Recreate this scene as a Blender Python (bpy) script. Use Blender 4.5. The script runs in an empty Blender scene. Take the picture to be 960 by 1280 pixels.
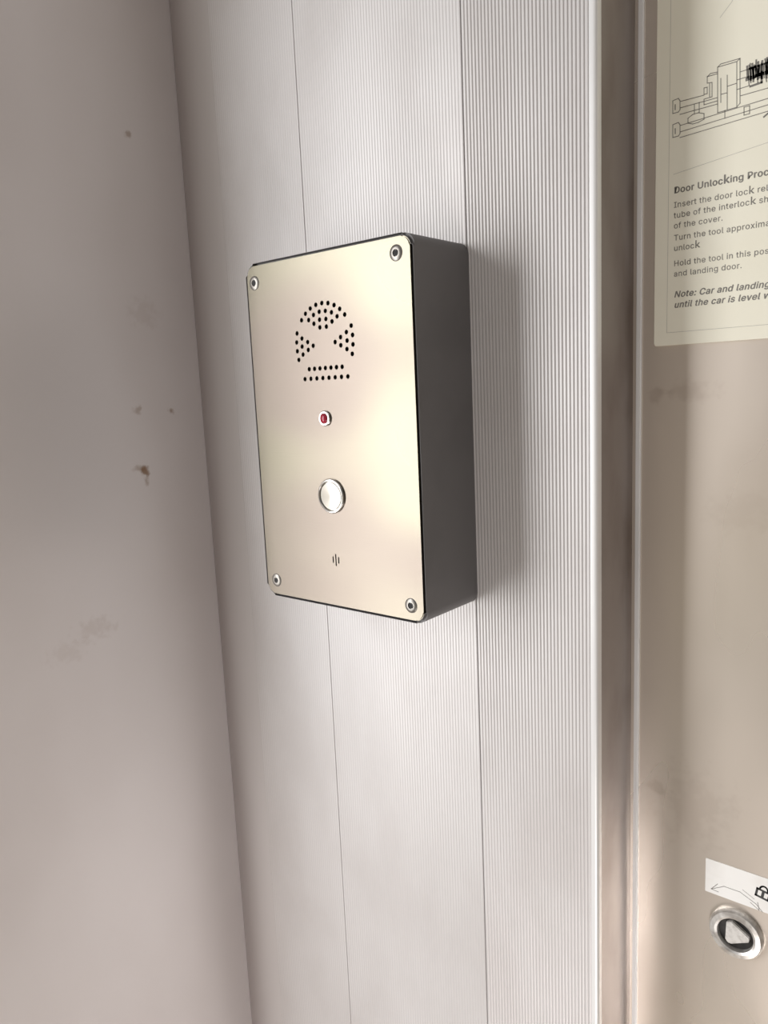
import bpy, bmesh, math, random, os
from mathutils import Vector, Matrix
random.seed(4)
S = bpy.context.scene
C = S.collection
S.view_settings.view_transform = 'Standard'
S.view_settings.look = 'None'

# ------------------------------------------------------------------ camera
W, H, F = 960, 1280, 960.0
D = 0.47            # distance of the lens from the ribbed wall
ZC = 1.40
up = -Vector((275, -6066, -960)).normalized()
lf = Vector((-1153, 97, -960)).normalized()
lf = (lf - up * lf.dot(up)).normalized()
xc = -lf
yc = up.cross(xc)
M3 = Matrix((xc, yc, up))           # camera -> world
CAM = Vector((0, -D, ZC))
cd = bpy.data.cameras.new('camera')
cam = bpy.data.objects.new('camera', cd); C.objects.link(cam)
cam.matrix_world = Matrix.Translation(CAM) @ M3.to_4x4()
cd.sensor_fit = 'VERTICAL'; cd.sensor_height = 36; cd.sensor_width = 27
cd.lens = 36 * F / H
cd.clip_start = 0.01
S.camera = cam

def at(px, py, Y):
    d = M3 @ Vector(((px - W/2)/F, -(py - H/2)/F, -1))
    t = (Y - CAM.y) / d.y
    return CAM + d * t
def at_x(px, py, X):
    d = M3 @ Vector(((px - W/2)/F, -(py - H/2)/F, -1))
    t = (X - CAM.x) / d.x
    return CAM + d * t

# ------------------------------------------------------------------ materials
def nd(nt, t, **k):
    n = nt.nodes.new(t)
    for a, b in k.items(): setattr(n, a, b)
    return n
def mat(name, col, metal=0.0, rough=0.5, scale=(8, 8, 8), amt=0.0, col2=None, bump=0.0, bscale=None,
        stains=(), stain_col=(0.1, 0.07, 0.05), ramp=(0.4, 0.7), rough_amt=0.0, detail=5, xfade=None):
    m = bpy.data.materials.new(name); m.use_nodes = True
    nt = m.node_tree; L = nt.links
    b = nt.nodes['Principled BSDF']
    b.inputs['Metallic'].default_value = metal
    b.inputs['Roughness'].default_value = rough
    tc = nd(nt, 'ShaderNodeNewGeometry')
    mp = nd(nt, 'ShaderNodeMapping'); mp.inputs['Scale'].default_value = scale
    L.new(tc.outputs['Position'], mp.inputs['Vector'])
    nz = nd(nt, 'ShaderNodeTexNoise'); nz.inputs['Scale'].default_value = 1.0; nz.inputs['Detail'].default_value = detail
    L.new(mp.outputs['Vector'], nz.inputs['Vector'])
    cr = nd(nt, 'ShaderNodeMapRange', interpolation_type='SMOOTHSTEP'); cr.inputs['From Min'].default_value = ramp[0]; cr.inputs['From Max'].default_value = ramp[1]
    cr.inputs['To Min'].default_value = 0; cr.inputs['To Max'].default_value = amt
    L.new(nz.outputs['Fac'], cr.inputs['Value'])
    mx = nd(nt, 'ShaderNodeMix', data_type='RGBA')
    mx.inputs[6].default_value = (*col, 1)
    mx.inputs[7].default_value = (*(col2 or [c*0.7 for c in col]), 1)
    L.new(cr.outputs['Result'], mx.inputs[0])
    out = mx.outputs[2]
    if xfade:                       # shade painted into the colour, fading along x: (x0, x1, unshaded colour)
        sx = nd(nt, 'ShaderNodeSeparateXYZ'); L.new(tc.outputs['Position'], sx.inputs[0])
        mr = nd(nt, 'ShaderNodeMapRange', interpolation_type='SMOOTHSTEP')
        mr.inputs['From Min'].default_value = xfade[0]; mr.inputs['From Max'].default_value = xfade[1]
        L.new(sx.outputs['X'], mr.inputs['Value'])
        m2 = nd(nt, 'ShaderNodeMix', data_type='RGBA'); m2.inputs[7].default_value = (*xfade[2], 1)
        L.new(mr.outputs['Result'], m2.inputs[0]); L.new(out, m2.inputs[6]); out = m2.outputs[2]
    for (p, r, s) in stains:
        off = nd(nt, 'ShaderNodeVectorMath', operation='SUBTRACT'); off.inputs[1].default_value = p
        L.new(tc.outputs['Position'], off.inputs[0])
        sc = nd(nt, 'ShaderNodeVectorMath', operation='DIVIDE'); sc.inputs[1].default_value = r
        L.new(off.outputs[0], sc.inputs[0])
        ln = nd(nt, 'ShaderNodeVectorMath', operation='LENGTH'); L.new(sc.outputs[0], ln.inputs[0])
        n2 = nd(nt, 'ShaderNodeTexNoise'); n2.inputs['Scale'].default_value = 150; n2.inputs['Detail'].default_value = 4
        L.new(tc.outputs['Position'], n2.inputs['Vector'])
        ad = nd(nt, 'ShaderNodeMath', operation='MULTIPLY_ADD'); ad.inputs[1].default_value = 2.2; ad.inputs[2].default_value = -1.1
        L.new(n2.outputs['Fac'], ad.inputs[0])
        a2 = nd(nt, 'ShaderNodeMath', operation='ADD'); L.new(ln.outputs['Value'], a2.inputs[0]); L.new(ad.outputs[0], a2.inputs[1])
        mr = nd(nt, 'ShaderNodeMapRange', interpolation_type='SMOOTHSTEP')
        mr.inputs['From Min'].default_value = 0.1; mr.inputs['From Max'].default_value = 1.0
        mr.inputs['To Min'].default_value = s; mr.inputs['To Max'].default_value = 0
        L.new(a2.outputs[0], mr.inputs['Value'])
        m2 = nd(nt, 'ShaderNodeMix', data_type='RGBA'); m2.inputs[7].default_value = (*stain_col, 1)
        L.new(mr.outputs['Result'], m2.inputs[0]); L.new(out, m2.inputs[6])
        out = m2.outputs[2]
    L.new(out, b.inputs['Base Color'])
    if rough_amt:
        rr = nd(nt, 'ShaderNodeMapRange', interpolation_type='SMOOTHSTEP'); rr.inputs['From Min'].default_value = .2; rr.inputs['From Max'].default_value = .8
        rr.inputs['To Min'].default_value = rough - rough_amt; rr.inputs['To Max'].default_value = rough + rough_amt
        L.new(nz.outputs['Fac'], rr.inputs['Value']); L.new(rr.outputs['Result'], b.inputs['Roughness'])
    if bump:
        mp2 = nd(nt, 'ShaderNodeMapping'); mp2.inputs['Scale'].default_value = bscale
        L.new(tc.outputs['Position'], mp2.inputs['Vector'])
        n3 = nd(nt, 'ShaderNodeTexNoise'); n3.inputs['Scale'].default_value = 1; n3.inputs['Detail'].default_value = 3
        L.new(mp2.outputs['Vector'], n3.inputs['Vector'])
        bp = nd(nt, 'ShaderNodeBump'); bp.inputs['Strength'].default_value = bump; bp.inputs['Distance'].default_value = 0.0004
        L.new(n3.outputs['Fac'], bp.inputs['Height']); L.new(bp.outputs['Normal'], b.inputs['Normal'])
    return m

# ------------------------------------------------------------------ planes of the place
YB = -0.0644                       # front of the intercom
YR = 0.0576                        # recessed panel on the right
CD = 0.024                         # depth of the corner fold
X_CORNER = at(262, 640, CD-.001).x
X_S1 = at(401.5, 640, 0).x
X_S2 = at(592, 640, 0).x
X_END = at(747, 640, 0).x
COVE = at(306, 640, 0).x
X_EDGE = at(738, 640, 0).x
Z0, Z1 = 0.0, 2.30
XL = X_CORNER
def LW(px, py): return at_x(px, py, XL)

# ------------------------------------------------------------------ mesh helpers
def box(bm, x0, x1, y0, y1, z0, z1):
    v = [bm.verts.new((x, y, z)) for x in (x0, x1) for y in (y0, y1) for z in (z0, z1)]
    for f in ((0,1,3,2), (4,6,7,5), (0,4,5,1), (2,3,7,6), (0,2,6,4), (1,5,7,3)):
        bm.faces.new([v[i] for i in f])
def prism_xy(bm, pts, z0, z1):
    a = [bm.verts.new((x, y, z0)) for x, y in pts]; b = [bm.verts.new((x, y, z1)) for x, y in pts]
    n = len(pts)
    for i in range(n):
        j = (i+1) % n; bm.faces.new((a[i], a[j], b[j], b[i]))
    bm.faces.new(a[::-1]); bm.faces.new(b)
def prism_xz(bm, pts, y0, y1):
    """outline in x,z extruded from y0 (front) to y1 (back)"""
    a = [bm.verts.new((x, y0, z)) for x, z in pts]; b = [bm.verts.new((x, y1, z)) for x, z in pts]
    n = len(pts)
    for i in range(n):
        j = (i+1) % n; bm.faces.new((a[i], a[j], b[j], b[i]))
    f = bm.faces.new(a[::-1]); bm.faces.new(b)
    return list(f.edges)
def rrect(x0, x1, z0, z1, r, seg=8):
    pts = []
    for cx, cz, a0 in ((x1-r, z1-r, 0), (x0+r, z1-r, 90), (x0+r, z0+r, 180), (x1-r, z0+r, 270)):
        for k in range(seg+1):
            a = math.radians(a0 + 90*k/seg); pts.append((cx + r*math.cos(a), cz + r*math.sin(a)))
    return pts
def lathe(bm, prof, cx, cz, y, seg=48, rot=0.0):
    """prof: (radius, height towards the room)"""
    rings = []
    for r, h in prof:
        if r < 1e-7: rings.append([bm.verts.new((cx, y-h, cz))])
        else: rings.append([bm.verts.new((cx + r*math.cos(2*math.pi*k/seg+rot), y-h, cz + r*math.sin(2*math.pi*k/seg+rot))) for k in range(seg)])
    for A, B in zip(rings, rings[1:]):
        for k in range(seg):
            j = (k+1) % seg
            if len(A) == 1 and len(B) == 1: continue
            if len(B) == 1: bm.faces.new((A[k], A[j], B[0]))
            elif len(A) == 1: bm.faces.new((A[0], B[j], B[k]))
            else: bm.faces.new((A[k], A[j], B[j], B[k]))
def mesh_of(name, bm, m, smooth=None):
    bmesh.ops.recalc_face_normals(bm, faces=bm.faces[:])
    me = bpy.data.meshes.new(name); bm.to_mesh(me); bm.free()
    me.materials.append(m)
    if smooth is not None:
        me.polygons.foreach_set('use_smooth', [True]*len(me.polygons))
        me.set_sharp_from_angle(angle=math.radians(smooth))
    return me
def root_of(o):
    while o.parent: o = o.parent
    return o
def obj(name, bm, m, parent=None, smooth=None, label=None):
    if parent is not None:
        bmesh.ops.translate(bm, verts=bm.verts[:], vec=-root_of(parent).location)
    me = mesh_of(name, bm, m, smooth)
    o = bpy.data.objects.new(name, me); C.objects.link(o)
    if parent is not None: o.parent = parent
    if label: o['label'] = label
    return o
def thing(name, label, cat, loc, group=None):
    o = bpy.data.objects.new(name, None); C.objects.link(o)
    o.location = loc; o['label'] = label; o['category'] = cat; o.empty_display_size = 0.02
    if group: o['group'] = group
    return o
def struct(name, bm, m, label, cat, parent=None, smooth=None):
    o = obj(name, bm, m, parent, smooth)
    o['kind'] = 'structure'; o['label'] = label; o['category'] = cat
    return o

# ------------------------------------------------------------------ the setting
RIB = (0.68, 0.66, 0.652)
rib_m = mat('ribbed_aluminium', RIB, metal=0.30, rough=0.47, scale=(16, 16, 8), amt=0.65, col2=(0.575, 0.545, 0.53), ramp=(.36, .70), detail=4)
groove_m = mat('shade_painted_groove', (0.49, 0.465, 0.46), metal=0.3, rough=0.55, scale=(5, 5, 3), amt=.4, col2=(.43, .395, .39), detail=1)  # groove shade painted in as a darker tone
soft_groove_m = mat('shallow_groove', (0.61, 0.588, 0.58), metal=0.30, rough=0.48, scale=(5, 5, 3), amt=.4, col2=(.55, .52, .51), detail=1)  # fainter painted shade for the shallow grooves
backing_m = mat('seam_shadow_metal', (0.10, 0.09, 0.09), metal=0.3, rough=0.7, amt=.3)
left_m = mat('scuffed_grey_steel', (0.75, 0.708, 0.70), metal=0.3, rough=0.38, scale=(5, 7, 4), amt=0.6, col2=(0.65, 0.60, 0.585), ramp=(.35, .75), detail=2,
             bump=.12, bscale=(500, 500, 500),
             stains=[(LW(181, 588), (1, .0055, .007), .85), (LW(183, 600), (1, .004, .006), .5), (LW(176, 585), (1, .010, .004), .4), (LW(214, 514), (1, .004, .004), .6), (LW(172, 512), (1, .006, .005), .4),
                     (LW(120, 785), (1, .026, .014), .14), (LW(85, 815), (1, .024, .012), .10), (LW(160, 168), (1, .005, .004), .5), (LW(180, 390), (1, .02, .02), .10)],
             stain_col=(.24, .13, .06))
beige_m = mat('smeared_beige_steel', (0.79, 0.712, 0.63), metal=0.62, rough=0.31, scale=(14, 14, 6), amt=0.9, col2=(0.66, 0.585, 0.51), ramp=(.30, .72), rough_amt=.10, detail=2,
              stains=[(at(860, 488, YR), (.022, 1, .009), .2), (at(822, 492, YR), (.010, 1, .008), .28), (at(868, 1010, YR), (.035, 1, .035), .13), (at(822, 985, YR), (.012, 1, .007), .22), (at(930, 640, YR), (.03, 1, .02), .08)],
              stain_col=(.34, .25, .20))
trim_m = mat('brown_grey_trim', (0.36, 0.32, 0.305), metal=0.55, rough=0.38, scale=(16, 16, 8), amt=0.9, col2=(0.22, 0.175, 0.15), ramp=(.40, .70), detail=4)
edge_m = mat('bare_aluminium_edge', (0.90, 0.895, 0.89), metal=0.3, rough=0.40, scale=(30, 30, 12), amt=.25)
cove_m = mat('corner_strip_metal', (0.40, 0.36, 0.35), metal=0.30, rough=0.48, scale=(20, 20, 4), amt=.5, col2=(.33, .285, .27), xfade=(XL+.010, COVE+.002, (.64, .615, .605)))  # corner shade painted in, darkest beside the left wall
floor_m = mat('tan_vinyl_floor', (0.50, 0.43, 0.33), rough=.5, scale=(20, 20, 20), amt=.5)
ceil_m = mat('painted_ceiling', (0.62, 0.61, 0.60), rough=.6, scale=(6, 6, 6), amt=.2)

# ribbed wall: flat backing with three fluted panels
YK = CD + .004
bm = bmesh.new(); box(bm, XL-0.04, X_END-0.002, YK, YK+.01, Z0, Z1)
wall_back = struct('wall_back', bm, backing_m, 'vertically ribbed aluminium wall that the intercom box is fixed to', 'wall')
def fluted(x0, x1, dep, gm, g0=.00035, name='ribbed_panel'):
    x0 += g0; x1 -= .00035
    n = max(1, round((x1-x0)/0.0027)); p = (x1-x0)/n
    pts = [(x0, YK)]
    g = 0.00055
    dark = []
    for i in range(n):
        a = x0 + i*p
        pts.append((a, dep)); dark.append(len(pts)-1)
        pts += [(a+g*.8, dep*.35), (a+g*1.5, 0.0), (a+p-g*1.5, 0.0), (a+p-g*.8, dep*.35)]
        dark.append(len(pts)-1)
    pts += [(x1, dep), (x1, YK)]
    bm = bmesh.new()
    lo = [bm.verts.new((x, y, Z0)) for x, y in pts]; hi = [bm.verts.new((x, y, Z1)) for x, y in pts]
    dark = set(dark)
    for i in range(len(pts)-1):
        f = bm.faces.new((lo[i], lo[i+1], hi[i+1], hi[i]))
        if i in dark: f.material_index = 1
    bm.faces.new((lo[-1], lo[0], hi[0], hi[-1]))
    o = obj(name, bm, rib_m, wall_back)
    o.data.materials.append(gm)
    return o
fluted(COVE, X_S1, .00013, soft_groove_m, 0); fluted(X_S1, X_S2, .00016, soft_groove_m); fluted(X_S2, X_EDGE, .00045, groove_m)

# corner strip (sunk, softly rounded fold) between left wall and the ribbed panels
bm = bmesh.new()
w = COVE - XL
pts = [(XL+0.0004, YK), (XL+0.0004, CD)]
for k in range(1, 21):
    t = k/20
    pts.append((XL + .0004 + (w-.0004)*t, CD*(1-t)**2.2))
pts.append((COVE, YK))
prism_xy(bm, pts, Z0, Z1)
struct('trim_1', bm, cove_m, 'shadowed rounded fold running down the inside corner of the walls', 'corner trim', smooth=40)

# corner edge and return face on the right of the ribs
bm = bmesh.new()
pts = [(X_EDGE, YK+.009), (X_EDGE, -0.0003)]
r = 0.0025
for k in range(7):
    a = math.radians(-90 + 90*k/6); pts.append((X_END - r + r*math.cos(a), -0.0003 + r + r*math.sin(a)))
pts.append((X_END, 0.006)); pts.append((X_END-.006, 0.006)); pts.append((X_END-.006, YK+.009))
prism_xy(bm, pts, Z0, Z1)
struct('trim_2', bm, edge_m, 'bright bare metal edge strip ending the ribbed wall', 'edge trim', smooth=35)
bm = bmesh.new(); box(bm, X_END-0.0058, X_END-0.0003, 0.0062, YR+0.012, Z0, Z1)
bmesh.ops.bevel(bm, geom=[e for e in bm.edges if abs(e.verts[0].co.z-e.verts[1].co.z) > 1], offset=.0006, segments=2, affect='EDGES')
struct('trim_3', bm, trim_m, 'brownish grey return face between the ribbed wall and the beige panel', 'return trim')

# left wall
bm = bmesh.new(); box(bm, XL-0.04, XL, -0.268, YK-.0005, Z0, Z1)
struct('wall_left', bm, left_m, 'plain grey metal wall with brown scuffs left of the ribbed wall', 'wall')

# right panel
bm = bmesh.new(); box(bm, X_END-0.0002, 0.65, YR, YR+0.03, Z0, Z1)
struct('wall_right', bm, beige_m, 'smeared beige steel panel carrying the instruction plate and lock', 'wall')
xa = at(793.5, 640, YR-.002).x; xb = at(800, 640, YR-.002).x
bm = bmesh.new(); box(bm, xa, xb, YR-0.0022, YR+0.001, Z0, Z1)
bmesh.ops.bevel(bm, geom=[e for e in bm.edges if abs(e.verts[0].co.z-e.verts[1].co.z) > 1], offset=.0008, segments=2, affect='EDGES')
struct('trim_4', bm, edge_m, 'thin bright lip down the left side of the beige panel', 'edge trim')

bm = bmesh.new(); box(bm, XL-0.04, 0.65, -1.7, YR+0.03, -0.02, Z0)
struct('floor', bm, floor_m, 'tan floor of the lift car', 'floor')
bm = bmesh.new(); box(bm, XL-0.04, 0.65, -1.7, YR+0.03, Z1, Z1+0.02)
struct('ceiling', bm, ceil_m, 'pale painted ceiling of the lift car', 'ceiling')

# ------------------------------------------------------------------ intercom
tl, tr, br, bl = at(303, 332, YB), at(516, 287, YB), at(532, 782, YB), at(337, 743, YB)
bx0 = (tl.x+bl.x)/2; bx1 = (tr.x+br.x)/2; bz1 = (tl.z+tr.z)/2; bz0 = (bl.z+br.z)/2
steel_m = mat('brushed_stainless', (0.195, 0.178, 0.135), metal=0.95, rough=0.30, scale=(7, 7, 15), amt=0.9, col2=(0.172, 0.143, 0.124), ramp=(.25, .75), detail=0,
              bump=.10, bscale=(40, 40, 2500), rough_amt=.03)  # pinkish second tone paints soft reflections into the steel colour
house_m = mat('dark_grey_powder_coat', (0.15, 0.143, 0.143), metal=0.1, rough=0.5, scale=(20, 20, 20), amt=.3, bump=.2, bscale=(1500, 1500, 1500))
chrome_m = mat('polished_steel', (0.58, 0.56, 0.53), metal=1, rough=0.26, scale=(40, 40, 40), amt=.15)
screw_m = mat('dull_screw_steel', (0.30, 0.28, 0.255), metal=1, rough=0.40, scale=(300, 300, 300), amt=.4)
worn_m = mat('worn_silver_metal', (0.74, 0.72, 0.69), metal=.65, rough=0.36, scale=(160, 160, 160), amt=.8, col2=(.42, .39, .36))
core_m = mat('pale_silver_metal', (0.72, 0.70, 0.67), metal=.35, rough=0.42, scale=(260, 260, 260), amt=.7, col2=(.46, .44, .41))
barrel_m = mat('dark_worn_barrel', (0.035, 0.032, 0.03), metal=.3, rough=0.6, scale=(200, 200, 200), amt=.8, col2=(.015, .014, .014))
button_m = mat('spun_steel', (0.25, 0.233, 0.205), metal=1, rough=0.26, scale=(40, 40, 40), amt=.1)
dark_m = mat('black_recess', (0.012, 0.011, 0.011), rough=.7, scale=(50, 50, 50), amt=.3)
led_m = mat('red_lens', (0.36, 0.015, 0.04), rough=.2, scale=(300, 300, 300), amt=.4, col2=(.18, .006, .02))

ic = thing('intercom_box', 'stainless fronted intercom box with speaker holes, red lamp and push button', 'intercom', ((bx0+bx1)/2, 0, bz0))
PT = 0.0022
bm = bmesh.new()
fe = prism_xz(bm, rrect(bx0, bx1, bz0, bz1, .0090), YB+.0006, 0.0002)
bmesh.ops.bevel(bm, geom=fe, offset=.0018, segments=4, affect='EDGES')
# recess for the plate: inset the front cap and sink it
bm.faces.ensure_lookup_table()
cap = min(bm.faces, key=lambda f: f.calc_center_median().y)
r = bmesh.ops.inset_region(bm, faces=[cap], thickness=.0002)
ext = bmesh.ops.extrude_face_region(bm, geom=[cap])
vs = [g for g in ext['geom'] if isinstance(g, bmesh.types.BMVert)]
bmesh.ops.translate(bm, verts=vs, vec=(0, PT+.0012, 0))
bmesh.ops.delete(bm, geom=[cap], context='FACES_ONLY')
obj('housing', bm, house_m, ic, 40, 'dark grey box body')

# faceplate with drilled holes
m_ = .0021
bm = bmesh.new()
fe = prism_xz(bm, rrect(bx0+m_, bx1-m_, bz0+m_, bz1-m_, .0072), YB, YB+PT)
bmesh.ops.bevel(bm, geom=fe, offset=.0006, segments=2, affect='EDGES')
plate = obj('faceplate', bm, steel_m, ic, 30, 'brushed stainless front plate')
holes = []
sc = at(405, 429, YB)
for r_, n, a0, a1 in ((28, 9, 40, 140), (22.5, 6, 51, 129), (17, 4, 58, 122), (11.8, 2, 74, 106)):
    for k in range(n):
        a = math.radians(a0 + (a1-a0)*k/(n-1)); holes.append((r_*math.cos(a), r_*math.sin(a)))
for s in (-1, 1):
    for x, zs in ((28, (9, 2.6, -3.8, -10.2)), (22.5, (5, -.8, -6.6)), (16.5, (2, -3.6)), (11, (-1,))):
        xx = x
        for z in zs: holes.append((s*(xx - .012*z*z), z + (1.0 if s > 0 else 0)))
for k in range(7): holes.append((-16.5+33*k/6, -17.5))
for k in range(8): holes.append((-21.5+43*k/7, -24.5))
cut = bmesh.new()
for x, z in holes:
    prism_xz(cut, [(sc.x+x*.001+.0017*math.cos(2*math.pi*k/14), sc.z+z*.001+.0017*math.sin(2*math.pi*k/14)) for k in range(14)], YB-.002, YB+PT+.002)
mc = at(420, 700, YB)
for dx, hh in ((-.0028, .0026), (0, .0046), (.0028, .0026)):
    prism_xz(cut, rrect(mc.x+dx-.0006, mc.x+dx+.0006, mc.z-hh, mc.z+hh, .00055, 3), YB-.002, YB+PT+.002)
bmesh.ops.translate(cut, verts=cut.verts[:], vec=-ic.location)
cme = mesh_of('cutter', cut, steel_m); co = bpy.data.objects.new('cutter', cme); C.objects.link(co); co.parent = ic
bpy.context.view_layer.update()
md = plate.modifiers.new('holes', 'BOOLEAN'); md.operation = 'DIFFERENCE'; md.solver = 'EXACT'; md.object = co
dg = bpy.context.evaluated_depsgraph_get(); dg.update()
nm = bpy.data.meshes.new_from_object(plate.evaluated_get(dg))
plate.modifiers.clear()
print('plate faces', len(plate.data.polygons), '->', len(nm.polygons))
if len(nm.polygons) > 100: plate.data = nm
for pg in plate.data.polygons: pg.use_smooth = False      # flat metal plate: no interpolated normals around the holes
bpy.data.objects.remove(co)
# black gauze behind the holes
bm = bmesh.new(); lathe(bm, [(0, 0), (.036, 0), (.036, .0007), (0, .0007)], sc.x, sc.z, YB+PT+.00115)
obj('speaker', bm, dark_m, ic, label='black speaker behind the drilled holes')
bm = bmesh.new(); lathe(bm, [(0, 0), (.008, 0), (.008, .0007), (0, .0007)], mc.x, mc.z, YB+PT+.00115)
obj('microphone', bm, dark_m, ic, label='black microphone behind three short slits')
# screws
for px, py in ((318, 354), (495, 316), (346, 725), (514, 757)):
    p = at(px, py, YB)
    bm = bmesh.new()
    lathe(bm, [(0, -.001), (.0050, -.001), (.0050, .0002), (.0046, .0005), (.0030, .0008), (.0024, .0008), (.0021, .0002), (0, .0002)], p.x, p.z, YB, 32)
    sm = obj('screw', bm, screw_m, ic, 35)
    bm = bmesh.new()
    lathe(bm, [(0, .0001), (.0021, .0001), (.0021, .0006), (0, .0006)], p.x, p.z, YB, 6, random.random())
    obj('hex_socket', bm, dark_m, sm)
    bm = bmesh.new()
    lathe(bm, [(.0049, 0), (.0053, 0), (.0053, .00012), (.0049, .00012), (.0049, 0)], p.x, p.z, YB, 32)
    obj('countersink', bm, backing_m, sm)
# red lamp
p = at(407, 523, YB)
bm = bmesh.new(); lathe(bm, [(0, 0), (.0056, 0), (.0056, .0012), (.0050, .0018), (.0040, .0018), (.0037, .0010), (0, .0010)], p.x, p.z, YB, 36)
lamp = obj('indicator_lamp', bm, chrome_m, ic, 35, 'small red lamp in a chrome bezel')
bm = bmesh.new(); lathe(bm, [(.0037, .0009), (.0034, .0018), (.0026, .0026), (.0014, .0031), (0, .0032)], p.x, p.z, YB, 30)
obj('lens', bm, led_m, lamp, 60, 'red lens')
# button
p = at(415, 620, YB)
bm = bmesh.new(); lathe(bm, [(0, 0), (.0130, 0), (.0130, .0012), (.0124, .0020), (.0114, .0022), (.0109, .0016), (.0107, .0005), (0, .0005)], p.x, p.z, YB, 64)
bt = obj('push_button', bm, chrome_m, ic, 35, 'round metal call button')
# cap is a very shallow turned cone, so its two halves catch the light differently
bm = bmesh.new(); lathe(bm, [(.0104, .0004), (.0104, .0012), (.0101, .0014), (.0075, .00150), (.0050, .00160), (.0025, .00170), (.0004, .00178), (0, .00179)], p.x, p.z, YB, 72)
obj('button_cap', bm, button_m, bt, 20, 'turned metal cap')

# ------------------------------------------------------------------ instruction plate
cream_m = mat('cream_plastic', (0.90, 0.87, 0.74), rough=.22, scale=(10, 10, 10), amt=.4, col2=(.84, .80, .65))
ink_m = mat('faded_black_ink', (0.20, 0.19, 0.17), rough=.6, scale=(60, 60, 60), amt=.5, col2=(.30, .285, .26))
pale_m = mat('pale_grey_ink', (0.48, 0.465, 0.42), rough=.6, scale=(60, 60, 60), amt=.5, col2=(.56, .54, .49))
YI = YR - .0024
p0 = at(817.5, 433, YI)
ix0 = p0.x; iz0 = p0.z; ix1 = ix0 + .17; iz1 = iz0 + .30
ip = thing('instruction_plate', 'cream plastic plate printed with door unlocking instructions and a line drawing', 'sign', (ix0+.085, YR, iz0))
bm = bmesh.new(); fe = prism_xz(bm, rrect(ix0, ix1, iz0, iz1, .0015), YI, YR+.0005)
bmesh.ops.bevel(bm, geom=fe, offset=.0006, segments=2, affect='EDGES')
obj('plate', bm, cream_m, ip, 30)
YT = YI - .00008
def stroke(bm, a, b, w):
    d = Vector((b[0]-a[0], b[1]-a[1]))
    if d.length < 1e-6: return
    n = Vector((-d.y, d.x)).normalized()*w/2; e = d.normalized()*w/2
    q = [(a[0]-e.x+n.x, a[1]-e.y+n.y), (a[0]-e.x-n.x, a[1]-e.y-n.y), (b[0]+e.x-n.x, b[1]+e.y-n.y), (b[0]+e.x+n.x, b[1]+e.y+n.y)]
    bm.faces.new([bm.verts.new((x, YT, z)) for x, z in q])
def pl(bm, pts, w=.00045, Y=None):
    q = [at(x, y, YT) for x, y in pts]
    for a, b in zip(q, q[1:]): stroke(bm, (a.x, a.z), (b.x, b.z), w)
bm = bmesh.new()
i0 = at(833.5, 416, YT)
fr = [(i0.x, iz1-.006), (i0.x, i0.z), (ix1-.006, i0.z), (ix1-.006, iz1-.006), (i0.x, iz1-.006)]
for a, b in zip(fr, fr[1:]): stroke(bm, a, b, .00025)
obj('printed_border', bm, pale_m, ip)
bm = bmesh.new()
G = pl
# mounting plate in the middle
G(bm, [(897, 84), (921, 77), (921, 134), (897, 141), (897, 84)]); G(bm, [(897, 84), (901, 80), (925, 73), (925, 129), (921, 134)]); G(bm, [(921, 77), (925, 73)])
G(bm, [(901, 98), (901, 128)]); G(bm, [(909, 94), (909, 137)]); G(bm, [(909, 108), (921, 104)]); G(bm, [(901, 118), (909, 116)])
# step bracket on its left
G(bm, [(897, 92), (884, 96), (884, 104), (890, 103), (890, 121), (880, 124), (880, 131), (897, 126)]); G(bm, [(884, 96), (888, 92), (897, 90)])
G(bm, [(887, 104), (887, 121)]); G(bm, [(880, 110), (884, 109), (884, 117), (880, 118), (880, 110)])
# rollers at the left ends of the rods
for (x, y) in ((841, 131), (841, 161)):
    G(bm, [(x, y-5), (x+7, y-8), (x+9, y-5), (x+9, y+6), (x+7, y+9), (x, y+11), (x, y-5)]); G(bm, [(x+3, y), (x+3, y+6)], .0006)
G(bm, [(850, 127), (880, 119)]); G(bm, [(850, 135), (897, 122)]); G(bm, [(850, 143), (897, 130)])
G(bm, [(850, 157), (960, 123), (985, 115)]); G(bm, [(850, 165), (960, 131), (985, 123)]); G(bm, [(850, 172), (960, 139), (985, 131)])
G(bm, [(860, 148), (866, 143), (873, 141), (880, 142), (880, 149), (873, 153), (866, 155), (860, 154), (860, 148)])
G(bm, [(868, 130), (868, 142)]); G(bm, [(874, 128), (874, 141)])
G(bm, [(921, 100), (937, 95)]); G(bm, [(921, 112), (937, 107)]); G(bm, [(925, 120), (960, 110), (985, 102)]); G(bm, [(925, 90), (937, 86)])
# dense spring and latch detail at the right
rr_ = random.Random(9)
for k in range(32):
    x = 934 + k*1.25; y0 = 92 - (x-936)*.28
    G(bm, [(x, y0-13*rr_.uniform(.3, 1.2)), (x+rr_.uniform(-1, 3), y0+11*rr_.uniform(.2, 1.4))], rr_.uniform(.0005, .0013))
G(bm, [(934, 99), (950, 93), (985, 83)], .0020); G(bm, [(937, 86), (960, 78), (985, 71)], .0012); G(bm, [(938, 108), (952, 103), (952, 90)], .0012)
G(bm, [(906, 138), (906, 148)]); G(bm, [(930, 134), (937, 132), (937, 142), (930, 144), (930, 134)])
G(bm, [(955, 146), (962, 140)], .0010)
obj('printed_drawing', bm, ink_m, ip, label='thin line drawing of a door lock mechanism')
bm = bmesh.new(); G(bm, [(842, 218), (960, 178), (985, 170)], .00026)
obj('printed_rule', bm, pale_m, ip)
bm = bmesh.new(); G(bm, [(900, 22), (915, 2), (918, -6)], .00026)
obj('printed_leader_line', bm, pale_m, ip)

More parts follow.
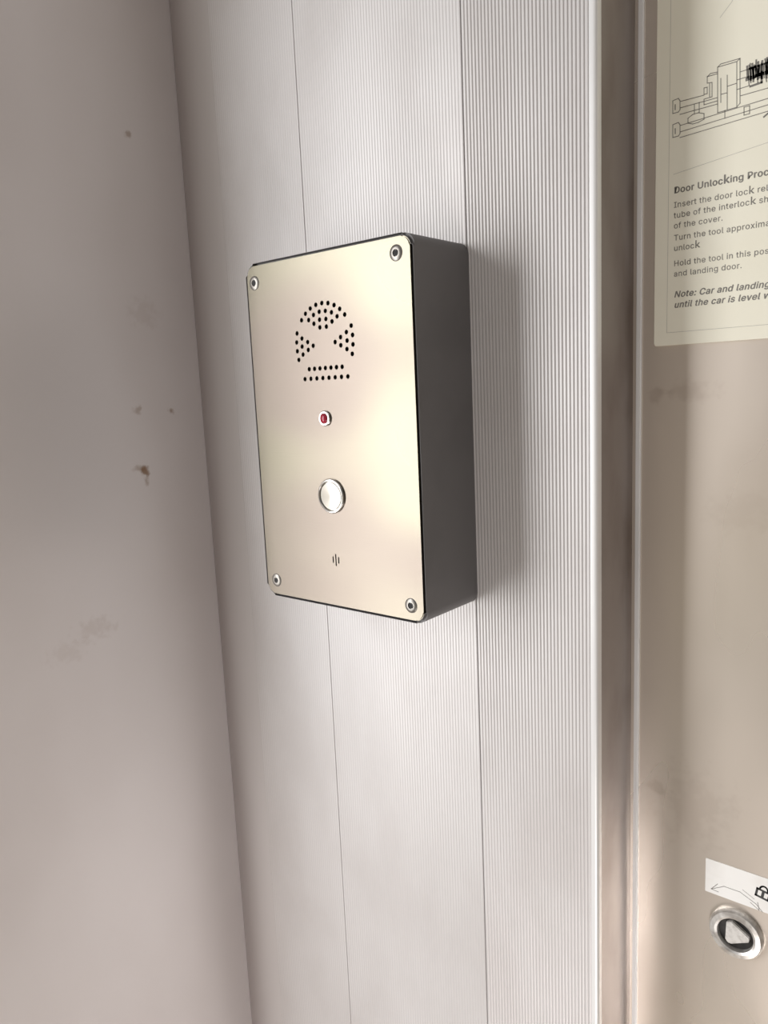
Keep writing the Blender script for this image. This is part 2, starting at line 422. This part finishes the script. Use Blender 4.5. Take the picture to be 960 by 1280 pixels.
font = None; plain = None
try:                                   # the plain sans-serif that ships inside Blender, else its built-in face
    fp = os.path.join(bpy.utils.system_resource('DATAFILES', path='fonts'), 'Inter.woff2')
    if os.path.exists(fp):
        plain = bpy.data.fonts.load('<builtin>')
        font = bpy.data.fonts.load(fp)
except Exception as e:
    font = None
FS = 20.0
def text_into(bm, s, px, py, target=None, vis=None, size=None, bold=0.0, shear=0.0):
    """baseline starts at pixel px,py; scaled so that 'vis' reaches pixel column 'target'; bold = overprinted with small shifts"""
    def mk(t):
        cu = bpy.data.curves.new('t', 'FONT'); cu.body = t; cu.size = FS; cu.shear = shear; cu.resolution_u = 4
        if font:
            cu.font = font
            if plain:
                cu.font_bold = plain
                for i, ch in enumerate(t):
                    if ch == 'k': cu.body_format[i].use_bold = True
        if bold: cu.space_character = 1.06
        o = bpy.data.objects.new('t', cu); C.objects.link(o)
        bpy.context.view_layer.update()
        d = bpy.context.evaluated_depsgraph_get()
        me = bpy.data.meshes.new_from_object(o.evaluated_get(d))
        bpy.data.objects.remove(o)
        return me
    p = at(px, py, YT)
    if size is None:
        me = mk(vis or s); wv = max(v.co.x for v in me.vertices)
        dy = (py-543)/(px+673)*(target-px)
        size = (at(target, py+dy, YT).x - p.x)/wv
    me = mk(s)
    for k, (ox, oz) in enumerate([(0, 0)] if not bold else [(0, 0), (bold, 0), (bold/2, bold/3), (bold/2, -bold/3)]):
        vs = [bm.verts.new((p.x + (v.co.x+ox*FS)*size, YT - k*.00001, p.z + (v.co.y+oz*FS)*size)) for v in me.vertices]
        for f in me.polygons:
            try: bm.faces.new([vs[i] for i in f.vertices])
            except ValueError: pass
    return size
bm = bmesh.new()
hs = text_into(bm, 'Door Unlocking Procedure', 842, 242, 960, 'Door Unlocking Proc', bold=.055)
obj('printed_heading', bm, ink_m, ip, label='bold heading reading Door Unlocking Procedure')
bm = bmesh.new()
bs = text_into(bm, 'Insert the door lock release', 842, 260, 960, 'Insert the door lock rel', bold=.018)
for s, y in (('tube of the interlock sh', 273), ('of the cover.', 286), ('Turn the tool approximately', 301), ('unlock', 314), ('Hold the tool in this position', 333), ('and landing door.', 346)):
    text_into(bm, s, 842, y, size=bs, bold=.018)
obj('printed_text', bm, ink_m, ip, label='paragraph of small printed instructions')
bm = bmesh.new()
ns = text_into(bm, 'Note: Car and landing', 842, 372, 962, bold=.05, shear=.22)
text_into(bm, 'until the car is level with', 842, 385, size=ns, bold=.05, shear=.22)
obj('printed_note', bm, ink_m, ip, label='bold italic note under the instructions')

# ------------------------------------------------------------------ key lock
p = at(921, 1165, YR)
lr = .0182
kl = thing('key_lock', 'round steel key lock with dark ring and triangular core under the white sticker', 'lock', (p.x, YR, p.z-lr))
bm = bmesh.new()
lathe(bm, [(0, -.0005), (lr, -.0005), (lr, .0028), (lr-.0014, .0048), (lr-.0044, .0054), (lr-.0060, .0046), (lr-.0064, .0004), (0, .0004)], p.x, p.z, YR, 64)
obj('escutcheon_ring', bm, worn_m, kl, 35, 'worn bright steel outer ring')
bm = bmesh.new()
lathe(bm, [(lr-.0065, .0003), (lr-.0065, .0012), (lr-.0070, .0013), (.0094, .0006), (0, .0005)], p.x, p.z, YR, 48)
obj('barrel', bm, barrel_m, kl, 35, 'dark worn barrel')
bm = bmesh.new()
pts = []
for k in range(3):
    a = math.radians(118 + 120*k)
    for t in (-14, -5, 5, 14):
        b_ = a + math.radians(t); pts.append((p.x - .0002 + .0092*math.cos(b_), p.z + .0092*math.sin(b_)))
fe = prism_xz(bm, pts, YR-.0036, YR-.0003)
bmesh.ops.bevel(bm, geom=fe, offset=.0006, segments=2, affect='EDGES')
obj('triangular_core', bm, core_m, kl, label='silver metal three sided core')

# sticker
paper_m = mat('white_paper', (0.88, 0.865, 0.835), rough=.4, scale=(60, 60, 60), amt=.4, col2=(.74, .71, .66), detail=4)
lock_ink = mat('dark_grey_ink', (0.04, 0.04, 0.04), rough=.5, scale=(60, 60, 60), amt=.3)
a = at(882.5, 1072, YR); b2 = at(881.5, 1113, YR)
sx0 = (a.x+b2.x)/2; sz1 = a.z; sz0 = b2.z; sx1 = sx0 + .043
st = thing('lock_sticker', 'small white rectangular sticker with padlock symbol above the key lock', 'sticker', ((sx0+sx1)/2, YR, sz0))
bm = bmesh.new(); prism_xz(bm, rrect(sx0, sx1, sz0, sz1, .0006, 3), YR-.0003, YR+.0002)
obj('sticker_sheet', bm, paper_m, st)
YT = YR - .00036
bm = bmesh.new()
pl(bm, [(890, 1111), (905, 1108), (925, 1115), (945, 1130), (953, 1140)], .0004)
pl(bm, [(897, 1105), (889, 1111), (898, 1115)], .0004)
pl(bm, [(928, 1112), (943, 1124)], .0003); pl(bm, [(938, 1128), (949, 1138), (947, 1128)], .0004)
obj('printed_arrow', bm, ink_m, st)
q = at(954, 1116, YT)
bm = bmesh.new()
ca, sa = math.cos(math.radians(-10)), math.sin(math.radians(-10))
def tl_(x, z): return (q.x + x*ca - z*sa, q.z + x*sa + z*ca)
bw = .0040; b0 = -.0042; b1 = .0012
fr = [tl_(-bw, b1), tl_(-bw, b0), tl_(bw, b0), tl_(bw, b1), tl_(-bw, b1)]
for u, v in zip(fr, fr[1:]): stroke(bm, u, v, .0015)
arc = [tl_(.0026*math.cos(math.radians(t)), b1+.0004+.0032*math.sin(math.radians(t))) for t in range(0, 181, 20)]
for u, v in zip(arc, arc[1:]): stroke(bm, u, v, .0011)
stroke(bm, tl_(0, -.0004), tl_(0, -.0026), .0018)
obj('padlock_symbol', bm, lock_ink, st, label='small dark outlined padlock symbol')

# ------------------------------------------------------------------ light
def area(name, loc, tgt, sx, sy, power, col):
    l = bpy.data.lights.new(name, 'AREA'); l.shape = 'RECTANGLE'; l.size = sx; l.size_y = sy; l.energy = power; l.color = col
    o = bpy.data.objects.new(name, l); C.objects.link(o); o.location = loc
    o.rotation_euler = (Vector(tgt)-Vector(loc)).to_track_quat('-Z', 'Y').to_euler()
area('doorway_light', (-1.03, -.92, 1.30), (-.18, 0, 1.20), 0.38, 1.35, 13.5, (.985, .99, 1))
area('car_ceiling_light', (0.0, -.75, 2.27), (-.05, -.7, 0), 0.5, 0.5, 0.8, (1, .96, .93))
area('added_low_fill', (0.10, -.78, .28), (-.62, -.12, .80), 0.4, 0.4, 6.8, (1, .955, .945))  # added fill, no real lamp: lifts the lower left wall
wd = bpy.data.worlds.new('world'); S.world = wd; wd.use_nodes = True
nt = wd.node_tree; bg = nt.nodes['Background']
tc = nt.nodes.new('ShaderNodeTexCoord'); sp = nt.nodes.new('ShaderNodeSeparateXYZ'); nt.links.new(tc.outputs['Generated'], sp.inputs[0])
mr = nt.nodes.new('ShaderNodeMapRange'); mr.inputs['From Min'].default_value = -.5; mr.inputs['From Max'].default_value = .5
nt.links.new(sp.outputs['Z'], mr.inputs['Value'])
cr = nt.nodes.new('ShaderNodeValToRGB')
cr.color_ramp.elements[0].color = (.64, .58, .52, 1); cr.color_ramp.elements[1].color = (.66, .66, .67, 1)
for pos, col in ((.18, (.70, .62, .46)), (.30, (1.0, .88, .60)), (.42, (1.0, .83, .72)), (.54, (1.0, .86, .78)), (.64, (.64, .61, .57)), (.75, (.44, .435, .42))):  # invented bands, shaped to tint the reflections in the faceplate
    e = cr.color_ramp.elements.new(pos); e.color = (*col, 1)
nt.links.new(mr.outputs['Result'], cr.inputs['Fac']); nt.links.new(cr.outputs['Color'], bg.inputs['Color'])
bg.inputs['Strength'].default_value = 0.33
